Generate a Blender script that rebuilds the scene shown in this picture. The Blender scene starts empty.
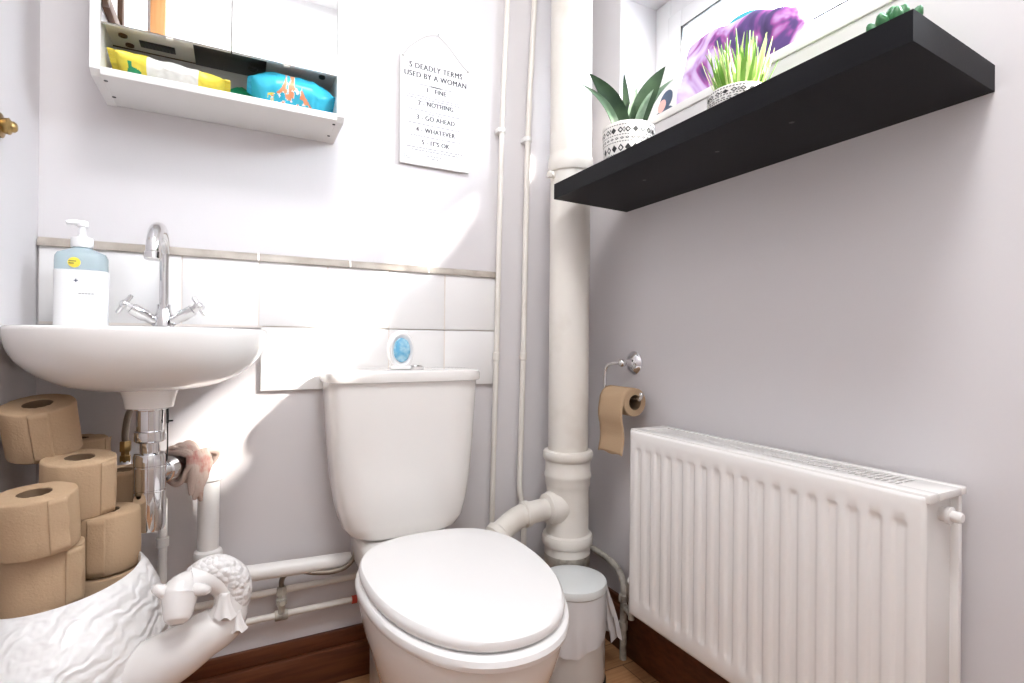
import bpy, bmesh, math, random
from mathutils import Vector, Matrix, Quaternion, noise
random.seed(7)
C = bpy.context.scene.collection
PI = math.pi
def V(*a): return Vector(a)

# ------------------------------------------------------------------ materials
def mat(name, col, rough=0.5, metal=0.0, spec=0.5, bump=None, vary=None, coat=0.0, trans=0.0, sub=0.0, ior=1.45):
    m = bpy.data.materials.new(name); m.use_nodes = True
    nt = m.node_tree; b = nt.nodes['Principled BSDF']
    b.inputs['Base Color'].default_value = (*col, 1)
    b.inputs['Roughness'].default_value = rough
    b.inputs['Metallic'].default_value = metal
    b.inputs['Specular IOR Level'].default_value = spec
    b.inputs['IOR'].default_value = ior
    b.inputs['Coat Weight'].default_value = coat
    b.inputs['Transmission Weight'].default_value = trans
    if sub:
        b.inputs['Subsurface Weight'].default_value = sub
        b.inputs['Subsurface Radius'].default_value = (.02, .02, .02)
        b.inputs['Subsurface Scale'].default_value = 0.2
    tc = nt.nodes.new('ShaderNodeTexCoord')
    if vary:                                    # (scale, second colour, low, high[, stretch])
        n = nt.nodes.new('ShaderNodeTexNoise'); n.inputs['Scale'].default_value = vary[0]
        n.inputs['Detail'].default_value = 5
        mp = nt.nodes.new('ShaderNodeMapping')
        if len(vary) > 4: mp.inputs['Scale'].default_value = vary[4]
        nt.links.new(tc.outputs['Object'], mp.inputs['Vector'])
        nt.links.new(mp.outputs['Vector'], n.inputs['Vector'])
        r = nt.nodes.new('ShaderNodeValToRGB')
        r.color_ramp.elements[0].position = vary[2]; r.color_ramp.elements[0].color = (*col, 1)
        r.color_ramp.elements[1].position = vary[3]; r.color_ramp.elements[1].color = (*vary[1], 1)
        nt.links.new(n.outputs['Fac'], r.inputs['Fac'])
        nt.links.new(r.outputs['Color'], b.inputs['Base Color'])
    if bump:                                    # (scale, strength, distance[, stretch])
        n = nt.nodes.new('ShaderNodeTexNoise'); n.inputs['Scale'].default_value = bump[0]
        n.inputs['Detail'].default_value = 4
        mp = nt.nodes.new('ShaderNodeMapping')
        if len(bump) > 3: mp.inputs['Scale'].default_value = bump[3]
        nt.links.new(tc.outputs['Object'], mp.inputs['Vector'])
        nt.links.new(mp.outputs['Vector'], n.inputs['Vector'])
        bp = nt.nodes.new('ShaderNodeBump'); bp.inputs['Strength'].default_value = bump[1]
        bp.inputs['Distance'].default_value = bump[2]
        nt.links.new(n.outputs['Fac'], bp.inputs['Height'])
        nt.links.new(bp.outputs['Normal'], b.inputs['Normal'])
    return m

def wood_floor_mat(name, c1, c2, plank=(.09, .9), rough=.35):
    m = bpy.data.materials.new(name); m.use_nodes = True
    nt = m.node_tree; b = nt.nodes['Principled BSDF']; b.inputs['Roughness'].default_value = rough
    tc = nt.nodes.new('ShaderNodeTexCoord')
    mp = nt.nodes.new('ShaderNodeMapping'); mp.inputs['Scale'].default_value = (3, 40, 3)
    n = nt.nodes.new('ShaderNodeTexNoise'); n.inputs['Scale'].default_value = 3; n.inputs['Detail'].default_value = 6
    nt.links.new(tc.outputs['Object'], mp.inputs['Vector']); nt.links.new(mp.outputs['Vector'], n.inputs['Vector'])
    r = nt.nodes.new('ShaderNodeValToRGB')
    r.color_ramp.elements[0].position = .3; r.color_ramp.elements[0].color = (*c1, 1)
    r.color_ramp.elements[1].position = .7; r.color_ramp.elements[1].color = (*c2, 1)
    nt.links.new(n.outputs['Fac'], r.inputs['Fac'])
    br = nt.nodes.new('ShaderNodeTexBrick')
    br.inputs['Scale'].default_value = 1; br.inputs['Brick Width'].default_value = plank[1]
    br.inputs['Row Height'].default_value = plank[0]; br.inputs['Mortar Size'].default_value = .0012
    br.inputs['Color1'].default_value = (1, 1, 1, 1); br.inputs['Color2'].default_value = (.8, .8, .8, 1)
    br.inputs['Mortar'].default_value = (.25, .2, .16, 1)
    nt.links.new(tc.outputs['Object'], br.inputs['Vector'])
    mx = nt.nodes.new('ShaderNodeMix'); mx.data_type = 'RGBA'; mx.blend_type = 'MULTIPLY'
    mx.inputs[0].default_value = 1
    nt.links.new(r.outputs['Color'], mx.inputs[6]); nt.links.new(br.outputs['Color'], mx.inputs[7])
    nt.links.new(mx.outputs[2], b.inputs['Base Color'])
    return m

def pane_mat(name, tint=(1, 1, 1), gloss=.08):
    m = bpy.data.materials.new(name); m.use_nodes = True
    nt = m.node_tree; nt.nodes.clear()
    o = nt.nodes.new('ShaderNodeOutputMaterial'); t = nt.nodes.new('ShaderNodeBsdfTransparent')
    g = nt.nodes.new('ShaderNodeBsdfGlossy'); g.inputs['Roughness'].default_value = .02
    t.inputs['Color'].default_value = (*tint, 1)
    mx = nt.nodes.new('ShaderNodeMixShader'); mx.inputs[0].default_value = gloss
    nt.links.new(t.outputs[0], mx.inputs[1]); nt.links.new(g.outputs[0], mx.inputs[2])
    nt.links.new(mx.outputs[0], o.inputs['Surface'])
    return m

def film_mat(name, col, opacity):
    m = bpy.data.materials.new(name); m.use_nodes = True
    nt = m.node_tree; b = nt.nodes['Principled BSDF']; o = nt.nodes['Material Output']
    b.inputs['Base Color'].default_value = (*col, 1); b.inputs['Roughness'].default_value = .3
    t = nt.nodes.new('ShaderNodeBsdfTransparent')
    mx = nt.nodes.new('ShaderNodeMixShader'); mx.inputs[0].default_value = opacity
    nt.links.new(t.outputs[0], mx.inputs[1]); nt.links.new(b.outputs[0], mx.inputs[2])
    nt.links.new(mx.outputs[0], o.inputs['Surface'])
    return m

def wool_mat(name, col):
    """glazed ceramic with modelled locks of wool"""
    m = mat(name, col, .3, coat=.3)
    nt = m.node_tree; b = nt.nodes['Principled BSDF']
    tc = nt.nodes.new('ShaderNodeTexCoord')
    mp = nt.nodes.new('ShaderNodeMapping'); mp.inputs['Rotation'].default_value = (0, .5, .3)
    w = nt.nodes.new('ShaderNodeTexWave'); w.inputs['Scale'].default_value = 16
    w.inputs['Distortion'].default_value = 9; w.inputs['Detail'].default_value = 2
    w.inputs['Detail Scale'].default_value = 1.6; w.bands_direction = 'Z'
    ns = nt.nodes.new('ShaderNodeTexNoise'); ns.inputs['Scale'].default_value = 9
    mpv = nt.nodes.new('ShaderNodeMapping'); mpv.inputs['Scale'].default_value = (1, 1, 2.2); mpv.inputs['Rotation'].default_value = (0, .55, 0)
    va = nt.nodes.new('ShaderNodeVectorMath'); va.operation = 'MULTIPLY_ADD'; va.inputs[1].default_value = (.06, .06, .06)
    v = nt.nodes.new('ShaderNodeTexVoronoi'); v.feature = 'SMOOTH_F1'; v.inputs['Scale'].default_value = 15; v.inputs['Smoothness'].default_value = .25
    ad = nt.nodes.new('ShaderNodeMath'); ad.operation = 'MULTIPLY_ADD'; ad.inputs[1].default_value = -1.3
    bp = nt.nodes.new('ShaderNodeBump'); bp.inputs['Strength'].default_value = .55; bp.inputs['Distance'].default_value = .012
    L = nt.links
    L.new(tc.outputs['Object'], mp.inputs['Vector']); L.new(mp.outputs['Vector'], w.inputs['Vector'])
    L.new(tc.outputs['Object'], ns.inputs['Vector']); L.new(tc.outputs['Object'], mpv.inputs['Vector'])
    L.new(ns.outputs['Color'], va.inputs[0]); L.new(mpv.outputs['Vector'], va.inputs[2]); L.new(va.outputs[0], v.inputs['Vector'])
    sc_ = nt.nodes.new('ShaderNodeMath'); sc_.operation = 'MULTIPLY'; sc_.inputs[1].default_value = .3; L.new(w.outputs['Fac'], sc_.inputs[0])
    L.new(v.outputs['Distance'], ad.inputs[0]); L.new(sc_.outputs[0], ad.inputs[2])
    L.new(ad.outputs[0], bp.inputs['Height']); L.new(bp.outputs['Normal'], b.inputs['Normal'])
    return m

def curl_mat(name, col):
    m = mat(name, col, .3, coat=.3)
    nt = m.node_tree; b = nt.nodes['Principled BSDF']
    tc = nt.nodes.new('ShaderNodeTexCoord'); v = nt.nodes.new('ShaderNodeTexVoronoi'); v.inputs['Scale'].default_value = 135
    bp = nt.nodes.new('ShaderNodeBump'); bp.inputs['Strength'].default_value = .8; bp.inputs['Distance'].default_value = .004; bp.invert = True
    nt.links.new(tc.outputs['Object'], v.inputs['Vector']); nt.links.new(v.outputs['Distance'], bp.inputs['Height']); nt.links.new(bp.outputs['Normal'], b.inputs['Normal'])
    return m

def marbled_mat(name):
    m = bpy.data.materials.new(name); m.use_nodes = True
    nt = m.node_tree; b = nt.nodes['Principled BSDF']; b.inputs['Roughness'].default_value = .6
    tc = nt.nodes.new('ShaderNodeTexCoord')
    n = nt.nodes.new('ShaderNodeTexNoise'); n.inputs['Scale'].default_value = 7; n.inputs['Detail'].default_value = 3
    n.inputs['Distortion'].default_value = 1.2
    r = nt.nodes.new('ShaderNodeValToRGB'); e = r.color_ramp.elements
    e[0].position = .34; e[0].color = (.05, .03, .12, 1)
    e[1].position = .72; e[1].color = (.86, .82, .92, 1)
    for p, c in ((.42, (.10, .05, .20)), (.46, (.36, .08, .34)), (.50, (.55, .36, .68)), (.58, (.80, .72, .9))):
        x = e.new(p); x.color = (*c, 1)
    nt.links.new(tc.outputs['Object'], n.inputs['Vector']); nt.links.new(n.outputs['Fac'], r.inputs['Fac'])
    nt.links.new(r.outputs['Color'], b.inputs['Base Color'])
    return m

M = dict(
    wall=mat('wall paint', (.68, .655, .665), .55, bump=(180, .06, .002), spec=.3),
    ceil=mat('ceiling paint', (.85, .85, .85), .8),
    gloss=mat('white gloss paint', (.86, .85, .83), .3),
    pipe=mat('cream painted pipe', (.78, .745, .69), .35, vary=(9, (.66, .61, .54), .54, .82)),
    whitepipe=mat('white plastic pipe', (.86, .85, .83), .3),
    dirtypipe=mat('grimy painted pipe', (.50, .47, .41), .5, vary=(30, (.13, .105, .085), .46, .74)),
    grime=mat('old joint grime', (.17, .14, .12), .8),
    ceramic=mat('white sanitary ceramic', (.86, .84, .815), .12, coat=.5),
    seat=mat('white seat plastic', (.88, .875, .87), .25),
    tile=mat('white glazed tile', (.84, .83, .825), .12),
    grout=mat('pinkish grout', (.76, .70, .65), .8),
    trim=mat('beige tile edging', (.34, .295, .25), .4, vary=(14, (.46, .41, .36), .4, .6)),
    chrome=mat('chrome', (.78, .78, .79), .07, 1.0),
    brass=mat('brass', (.42, .29, .12), .3, 1.0),
    braid=mat('braided steel', (.27, .235, .20), .4, .8, bump=(900, .6, .001)),
    black=mat('matt black shelf', (.0035, .0033, .005), .5, bump=(250, .08, .001), spec=.2),
    rubber=mat('black rubber', (.012, .012, .012), .5),
    paper=mat('unbleached tissue', (.45, .315, .20), .9, bump=(240, .4, .0015), spec=.1),
    card=mat('brown cardboard core', (.19, .12, .07), .9),
    wool=wool_mat('white glazed wool ceramic', (.80, .79, .785)),
    curl=curl_mat('white glazed curls', (.80, .785, .775)),
    glaze=mat('white glazed ceramic', (.81, .79, .775), .25, coat=.4),
    skirting=mat('dark stained skirting', (.075, .020, .008), .4, vary=(6, (.13, .040, .015), .35, .65, (1, 6, 14))),
    floor=wood_floor_mat('oak laminate', (.36, .17, .075), (.50, .27, .13)),
    oak=mat('oak architrave', (.36, .16, .05), .45, vary=(5, (.45, .22, .08), .35, .65, (12, 12, 1))),
    brown=mat('dark brown wood', (.10, .045, .02), .5),
    cabinet=mat('white cabinet', (.84, .835, .82), .35),
    cream=mat('cream panel', (.88, .85, .77), .4),
    mirror=mat('silvered mirror', (.93, .94, .95), .005, 1.0),
    dark=mat('dark grey plastic', (.03, .028, .028), .35),
    ink=mat('dark grey ink', (.07, .07, .08), .7),
    faint=mat('pale grey print', (.27, .27, .28), .8),
    board=mat('white sign board', (.84, .835, .82), .5),
    string=mat('grey twine', (.45, .43, .40), .9),
    radiator=mat('radiator enamel', (.84, .82, .80), .25),
    grille=mat('radiator fin grey', (.13, .13, .135), .5),
    upvc=mat('white window plastic', (.86, .86, .86), .25),
    pane=pane_mat('window pane'),
    liner=film_mat('thin white bin liner', (.88, .88, .90), .72),
    binw=mat('pale grey bin', (.66, .64, .615), .35),
    binlid=mat('cool white lid', (.74, .77, .77), .3),
    leaf=mat('dark green leaf', (.012, .03, .013), .5, spec=.2, vary=(18, (.035, .07, .03), .4, .7)),
    leaf2=mat('pale grey-green leaf', (.11, .18, .11), .5, spec=.2, vary=(20, (.26, .34, .25), .4, .7)),
    grass1=mat('fresh green blade', (.20, .42, .06), .5),
    grass2=mat('yellow-green blade', (.60, .70, .28), .5),
    succ=mat('succulent green', (.04, .16, .06), .4),
    soil=mat('dark soil', (.03, .022, .016), .9),
    pot=mat('white glazed pot', (.82, .80, .77), .35),
    potink=mat('black pot pattern', (.02, .02, .02), .5),
    bottle=mat('clear blue bottle', (.70, .86, .92), .1, trans=.55),
    label=mat('white bottle label', (.88, .89, .90), .4),
    yellow=mat('yellow packaging', (.87, .72, .08), .35),
    green=mat('green packaging', (.02, .33, .15), .35),
    blue=mat('turquoise packaging', (.05, .52, .72), .25),
    orange=mat('orange print', (.85, .33, .16), .4),
    whitepk=mat('white packaging', (.86, .85, .82), .35),
    rag=mat('pink cotton rag', (.52, .40, .34), .95, bump=(500, .6, .001), vary=(30, (.42, .17, .14), .52, .66)),
    gel=mat('blue gel', (.12, .42, .66), .1, vary=(70, (.45, .72, .86), .4, .65), coat=.5),
    marbled=marbled_mat('purple watercolour fabric'),
    teal=mat('turquoise glaze', (.06, .42, .42), .3),
    lilac=mat('pale lilac paper', (.78, .80, .88), .7),
    navy=mat('navy print', (.06, .09, .15), .7),
    pinkink=mat('pink print', (.78, .42, .38), .7),
    red=mat('red tape', (.55, .06, .03), .5),
)

# ------------------------------------------------------------------ mesh builder
class MB:
    def __init__(self): self.bm = bmesh.new(); self.mi = 0
    def use(self, i): self.mi = i; return self
    def face(self, vs):
        try:
            f = self.bm.faces.new(vs); f.material_index = self.mi; return f
        except ValueError: return None
    def box(self, a, b, bev=0.0, seg=2):
        a = V(*a); b = V(*b)
        r = bmesh.ops.create_cube(self.bm, size=1.0)
        vs = r['verts']; c = (a + b) / 2; d = b - a
        for v in vs: v.co = V(c.x + v.co.x*d.x, c.y + v.co.y*d.y, c.z + v.co.z*d.z)
        fs = set(f for v in vs for f in v.link_faces)
        for f in fs: f.material_index = self.mi
        if bev > 0:
            es = list(set(e for v in vs for e in v.link_edges))
            r = bmesh.ops.bevel(self.bm, geom=es, offset=bev, segments=seg, affect='EDGES', profile=.5)
            for f in r['faces']: f.material_index = self.mi
        return self
    def loft(self, rings, cap0=True, cap1=True, closed=True):
        rv = [[self.bm.verts.new(p) for p in r] for r in rings]
        n = len(rv[0])
        for i in range(len(rv) - 1):
            for j in range(n if closed else n - 1):
                k = (j + 1) % n
                self.face((rv[i][j], rv[i][k], rv[i+1][k], rv[i+1][j]))
        if cap0: self.face(list(reversed(rv[0])))
        if cap1: self.face(rv[-1])
        return rv
    def lathe(self, prof, c=(0, 0, 0), axis=(0, 0, 1), seg=40, cap0=True, cap1=True):
        """prof: (radius, distance along axis)"""
        ax = V(*axis).normalized()
        up = V(0, 0, 1) if abs(ax.z) < .9 else V(1, 0, 0)
        x = up.cross(ax).normalized(); y = ax.cross(x)
        c = V(*c)
        self.loft([[c + ax*h + (x*math.cos(2*PI*k/seg) + y*math.sin(2*PI*k/seg))*max(r, 1e-5) for k in range(seg)]
                   for r, h in prof], cap0, cap1)
        return self
    def cyl(self, p, q, r, r2=None, seg=32, bev=0.0):
        p = V(*p); q = V(*q); L = (q - p).length; r2 = r if r2 is None else r2
        if bev: self.lathe([(r-bev, 0), (r-bev*.3, bev*.3), (r, bev), (r2, L-bev), (r2-bev*.3, L-bev*.3), (r2-bev, L)], p, q-p, seg)
        else: self.lathe([(r, 0), (r2, L)], p, q - p, seg)
        return self
    def tube(self, pts, rad, seg=14, sub=8, smooth=True, squash=None):
        pts = [V(*p) for p in pts]
        if not isinstance(rad, (list, tuple)): rad = [rad]*len(pts)
        if smooth and len(pts) > 2:
            P, R = [], []
            for i in range(len(pts) - 1):
                p0 = pts[max(i-1, 0)]; p1 = pts[i]; p2 = pts[i+1]; p3 = pts[min(i+2, len(pts)-1)]
                for s in range(sub):
                    t = s/sub
                    P.append(.5*((2*p1) + (p2-p0)*t + (2*p0-5*p1+4*p2-p3)*t*t + (3*p1-p0-3*p2+p3)*t**3))
                    R.append(rad[i]*(1-t) + rad[i+1]*t)
            P.append(pts[-1]); R.append(rad[-1])
        else: P, R = pts, rad
        T = [(P[min(i+1, len(P)-1)] - P[max(i-1, 0)]).normalized() for i in range(len(P))]
        n = T[0].orthogonal().normalized(); rings = []
        for i, p in enumerate(P):
            if i:
                q = T[i-1].rotation_difference(T[i]); n = (q @ n).normalized()
            b = T[i].cross(n)
            rings.append([p + (n*math.cos(2*PI*k/seg) + b*math.sin(2*PI*k/seg))*R[i] for k in range(seg)])
        self.loft(rings)
        return self
    def ball(self, c, r, u=24, v=16):
        r = (r, r, r) if not isinstance(r, (tuple, list)) else r
        res = bmesh.ops.create_uvsphere(self.bm, u_segments=u, v_segments=v, radius=1.0)
        for w in res['verts']: w.co = V(c[0]+w.co.x*r[0], c[1]+w.co.y*r[1], c[2]+w.co.z*r[2])
        for f in set(f for w in res['verts'] for f in w.link_faces): f.material_index = self.mi
        return res['verts']
    def quad(self, a, b, c, d):
        self.face([self.bm.verts.new(V(*p)) for p in (a, b, c, d)]); return self
    def prism(self, poly, off):
        """polygon (3-D points) extruded by the vector off"""
        off = V(*off)
        self.loft([[V(*p) for p in poly], [V(*p) + off for p in poly]]); return self
    def build(self, name, mats, parent=None, base=(0, 0, 0), sharp=35, normals=True):
        bm = self.bm
        if normals: bmesh.ops.recalc_face_normals(bm, faces=bm.faces[:])
        base = V(*base)
        if parent is not None and base.length == 0: base = parent.get('_b') and V(*parent['_b']) or V(0, 0, 0)
        if base.length: bmesh.ops.translate(bm, verts=bm.verts[:], vec=-base)
        me = bpy.data.meshes.new(name); bm.to_mesh(me); bm.free()
        for m in (mats if isinstance(mats, (list, tuple)) else [mats]): me.materials.append(M[m])
        for p in me.polygons: p.use_smooth = True
        me.set_sharp_from_angle(angle=math.radians(sharp))
        o = bpy.data.objects.new(name, me); C.objects.link(o)
        if parent is not None: o.parent = parent
        else: o.location = base
        return o

def thing(name, label, cat, loc, group=None, kind=None):
    """an Empty at the thing's base; parts given in room coordinates are stored relative to it"""
    o = bpy.data.objects.new(name, None); C.objects.link(o)
    o.empty_display_size = .03; o.location = loc; o['_b'] = list(loc)
    o['label'] = label; o['category'] = cat
    if group: o['group'] = group
    if kind: o['kind'] = kind
    return o
def tag(o, label, cat, group=None, kind=None):
    o['label'] = label; o['category'] = cat
    if group: o['group'] = group
    if kind: o['kind'] = kind
    return o
def struct(name, mb, m, **k):
    o = mb.build(name, m, **k); o['kind'] = 'structure'; return o
def sub_base(part, root): part['_b'] = list(root['_b']); return part
def text_bm(mb, s, size, origin, right, up, align='CENTER', offset=0.0):
    cu = bpy.data.curves.new('t', 'FONT'); cu.body = s; cu.size = size; cu.align_x = align; cu.offset = offset; cu.space_character = 1.1
    o = bpy.data.objects.new('t', cu); C.objects.link(o)
    dg = bpy.context.evaluated_depsgraph_get()
    me = bpy.data.meshes.new_from_object(o.evaluated_get(dg))
    right, up, origin = V(*right), V(*up), V(*origin)
    base = [mb.bm.verts.new(origin + right*v.co.x + up*v.co.y) for v in me.vertices]
    for p in me.polygons: mb.face([base[i] for i in p.vertices])
    bpy.data.objects.remove(o); bpy.data.curves.remove(cu); bpy.data.meshes.remove(me)

# room: camera stands at the origin; x along the back wall, y into the room
XL, XR, YB, YF, ZC = -.35, .955, 1.36, -.35, 2.5
W0, W1, WZ0, WZ1 = .02, 1.178, 1.425, 1.82      # window opening in the right wall
WT = .24
# ------------------------------------------------------------------ setting
struct('floor', MB().box((XL-.2, YF-.2, -.06), (XR+WT, YB+.15, 0)), 'floor')
struct('ceiling', MB().box((XL-.2, YF-.2, ZC), (XR+WT, YB+.15, ZC+.08)), 'ceil')
struct('wall_back', MB().box((XL-.2, YB, 0), (XR+WT, YB+.15, ZC)), 'wall')
struct('wall_left', MB().box((XL-.12, YF-.1, 0), (XL, YB, ZC)), 'wall')
b = MB()
b.box((XR, YF-.1, 0), (XR+WT, YB, WZ0)); b.box((XR, YF-.1, WZ1), (XR+WT, YB, ZC))
b.box((XR, W1, WZ0), (XR+WT, YB, WZ1)); b.box((XR, YF-.1, WZ0), (XR+WT, W0, WZ1))
struct('wall_right', b, 'wall')
b = MB()
b.box((XL, YF-.1, 0), (-.02, YF, ZC)); b.box((.80, YF-.1, 0), (XR, YF, ZC)); b.box((-.02, YF-.1, 2.02), (.80, YF, ZC))
struct('wall_front', b, 'ceil')
b = MB(); b.box((-.018, YF-.06, .004), (.798, YF-.022, 2.016), .002)
for z0, z1 in ((.22, .92), (1.06, 1.86)):
    for x0, x1 in ((.08, .35), (.43, .70)): b.box((x0, YF-.026, z0), (x1, YF-.016, z1), .006)
struct('door_added_1', b, 'gloss')  # unseen door, added closed to keep sky and sun out of the doorway
struct('trim_1', MB().box((-.341, YF, 0), (-.286, YF+.018, ZC), .004), 'oak')
b = MB(); b.box((XL, YB-.022, 0), (XR, YB, .086), .004); b.box((XL, YB-.012, .086), (XR, YB, .124), .003)
struct('baseboard_back', b, 'skirting')
b = MB(); b.box((XR-.022, YF, 0), (XR, YB-.022, .12), .005); b.box((XR-.012, YF, .12), (XR, YB-.022, .14), .003)
struct('baseboard_right', b, 'skirting')

# window
wn = thing('window_1', 'white plastic framed window over the black shelf', 'window', (1.10, .6, WZ0), kind='structure')
def frame_x(mb, y0, y1, z0, z1, t, x0, x1, bev=.004):
    mb.box((x0, y0, z0), (x1, y0+t, z1), bev); mb.box((x0, y1-t, z0), (x1, y1, z1), bev)
    mb.box((x0, y0+t, z0), (x1, y1-t, z0+t), bev); mb.box((x0, y0+t, z1-t), (x1, y1-t, z1), bev)
b = MB(); frame_x(b, W0, W1, WZ0, WZ1, .058, 1.085, 1.155); b.build('window_frame', 'upvc', wn)
b = MB(); frame_x(b, W0+.056, W1-.056, WZ0+.056, WZ1-.056, .050, 1.078, 1.125); b.build('sash', 'upvc', wn)
b = MB(); frame_x(b, W0+.103, W1-.103, WZ0+.103, WZ1-.103, .006, 1.0795, 1.0865, 0); b.build('gasket', 'rubber', wn)
b = MB(); b.box((1.108, W0+.10, WZ0+.10), (1.112, W1-.10, WZ1-.10)); b.build('pane', 'pane', wn)
struct('trim_2', MB().box((XR-.004, W0, WZ0-.018), (1.085, W1, WZ0+.003), .003), 'gloss')

# ------------------------------------------------------------------ tiles and edging
b = MB(); T = .1515
cols = [.651 - T*i for i in range(8)]
b.use(1).box((-.345, YB-.0098, .868), (.651, YB, 1.022)); b.box((.052, YB-.0098, .722), (.651, YB, .872))
b.use(0)
for z0, z1, xmin in ((.8725, 1.022, -.346), (.7215, .8705, .05)):
    for i in range(8):
        x1 = .651 - T*i - (.001 if i else 0); x0 = max(x1 - T + .002, xmin)
        if x1 - xmin < .02: break
        b.box((x0, YB-.0105, z0), (x1, YB-.004, z1), .0015, 2)
tag(b.build('tile_splashback', ['tile', 'grout']), 'white square wall tiles with fine grout behind basin and cistern', 'tiles')
b = MB(); joints = [-.35, .043, .249, .452, .655]
b.use(0)
def quarter(x0, x1, z, r):
    n = 8; prof = [(YB-.002, z-.009)] + [(YB-.002-r*math.cos(a), z-.009+ (r*1.35)*math.sin(a)) for a in [PI/2*i/n for i in range(n+1)]] + [(YB-.002, z-.009+r*1.35)]
    b.loft([[V(x0, y, zz) for y, zz in prof], [V(x1, y, zz) for y, zz in prof]])
for i in range(4):
    quarter(joints[i]+.002, joints[i+1]-.001, 1.031, .014)
    if i: b.use(1); quarter(joints[i]-.0015, joints[i]+.0025, 1.0312, .0155); b.use(0)
tag(b.build('tile_edging', ['trim', 'gloss']), 'beige rounded edging strip along the top of the wall tiles', 'edging')

# ------------------------------------------------------------------ pipes
sp = thing('soil_pipe', 'wide cream painted soil pipe standing in the corner', 'pipe', (.8175, 1.22, 0))
cx, cy = .8175, 1.22
MB().lathe([(0.0553, .50), (0.0553, 1.325)], (cx, cy, 0)).build('lower_pipe', 'pipe', sp)
MB().lathe([(0.0600, 1.308), (0.0619, 1.312), (0.0619, 1.345), (0.0581, 1.352), (0.0572, 1.36), (0.0572, ZC)], (cx, cy, 0)).build('upper_pipe', 'pipe', sp)
b = MB(); b.box((cx-.072, cy-.008, 1.288), (cx-.05, cy+.008, 1.306), .003); b.cyl((cx-.066, cy-.014, 1.297), (cx-.066, cy+.012, 1.297), .0055); b.build('clamp', 'pipe', sp)
MB().lathe([(0.0605, .545), (0.0662, .543), (0.0695, .537), (0.0695, .525), (0.0662, .519), (0.0624, .516), (0.0624, .484), (0.0647, .480), (0.0647, .472),
            (0.0624, .468), (0.0624, .455), (0.0610, .448), (0.0591, .443), (0.0581, .43), (0.0581, .33), (0.0605, .318), (0.0676, .314), (0.0704, .306), (0.0704, .294), (0.0680, .287), (0.0633, .284), (0.0633, .262)],
           (cx, cy, 0)).build('branch_fitting', 'pipe', sp)
MB().lathe([(0.0624, .265), (0.0624, .235), (0.0605, .232), (0.0605, 0)], (cx, cy, 0)).build('foot_pipe', 'dirtypipe', sp)
b = MB()
b.lathe([(.047, -.03), (.047, 0), (.044, .006), (.044, .012), (.040, .018), (.040, .026), (.034, .03)], (.772, 1.215, .392), (-1, -.04, -.03), 32)
b.build('branch_socket', 'pipe', sp)
b = MB(); b.tube([(.775, 1.215, .392), (.71, 1.213, .389), (.655, 1.208, .382), (.605, 1.198, .360), (.565, 1.188, .335), (.52, 1.18, .315)], .029, 20)
b.lathe([(.029, 0), (.034, .003), (.034, .016), (.029, .02)], (.69, 1.212, .387), (-1, -.04, -.05), 24)
b.lathe([(.029, 0), (.036, .004), (.036, .02), (.030, .026)], (.60, 1.196, .357), (-.8, -.2, -.5), 24)
b.build('branch_bend', 'pipe', sp)

def vpipe(label, pts, clip, joint, r):
    t = thing('water_pipe', label, 'pipe', (pts[-1][0], pts[-1][1], pts[-1][2]), 'thin vertical water pipes on the back wall')
    MB().tube(pts, r, 14, 6).build('pipe', 'pipe', t)
    b = MB(); b.box((clip[0]-.013, clip[1]-.004, clip[2]-.007), (clip[0]+.011, YB, clip[2]+.007), .002)
    b.lathe([(r+.003, -.006), (r+.003, .006)], clip, (0, 0, 1), 16); b.build('pipe_clip', 'gloss', t)
    MB().lathe([(r, -.012), (r+.0022, -.01), (r+.0022, .01), (r, .012)], joint, (0.02, 0, 1), 18).build('coupling', 'pipe', t)
vpipe('thin white water pipe at the right end of the wall tiles', [(.692, 1.337, ZC), (.676, 1.337, 1.817), (.662, 1.337, 1.44), (.652, 1.337, .85), (.642, 1.337, .36), (.64, 1.337, 0)],
      (.662, 1.337, 1.44), (.6505, 1.337, .80), .0075)
vpipe('thin white water pipe close beside the wide soil pipe', [(.785, 1.337, ZC), (.765, 1.337, 1.844), (.747, 1.337, 1.444), (.738, 1.337, .83), (.731, 1.337, .50), (.727, 1.332, .42), (.735, 1.325, .36), (.738, 1.325, .30), (.738, 1.325, 0)],
      (.747, 1.337, 1.43), (.7375, 1.337, .80), .008)

wp = thing('waste_pipe', 'white plastic waste pipe from the basin down the back wall', 'pipe', (-.05, 1.30, .32))
b = MB(); b.tube([(-.078, 1.252, .592), (-.062, 1.278, .593), (-.052, 1.296, .588), (-.05, 1.30, .572), (-.05, 1.30, .55)], .0225, 20)
b.lathe([(.0225, 0), (.0265, .004), (.0265, .022), (.0225, .026)], (-.05, 1.30, .537), (0, 0, 1), 28)
b.build('elbow', 'whitepipe', wp)
MB().cyl((-.05, 1.30, .375), (-.05, 1.30, .55), .0205).build('downpipe', 'whitepipe', wp)
b = MB(); b.lathe([(.0205, .392), (.026, .388), (.0275, .382), (.0275, .37), (.025, .365), (.0245, .345)], (-.05, 1.30, 0), (0, 0, 1), 28)
b.tube([(-.05, 1.30, .35), (-.049, 1.301, .33), (-.035, 1.305, .322), (-.015, 1.306, .322)], .0235, 20); b.build('lower_elbow', 'whitepipe', wp)
MB().cyl((-.02, 1.306, .322), (.248, 1.306, .312), .0175).build('horizontal_pipe', 'whitepipe', wp)
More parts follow.
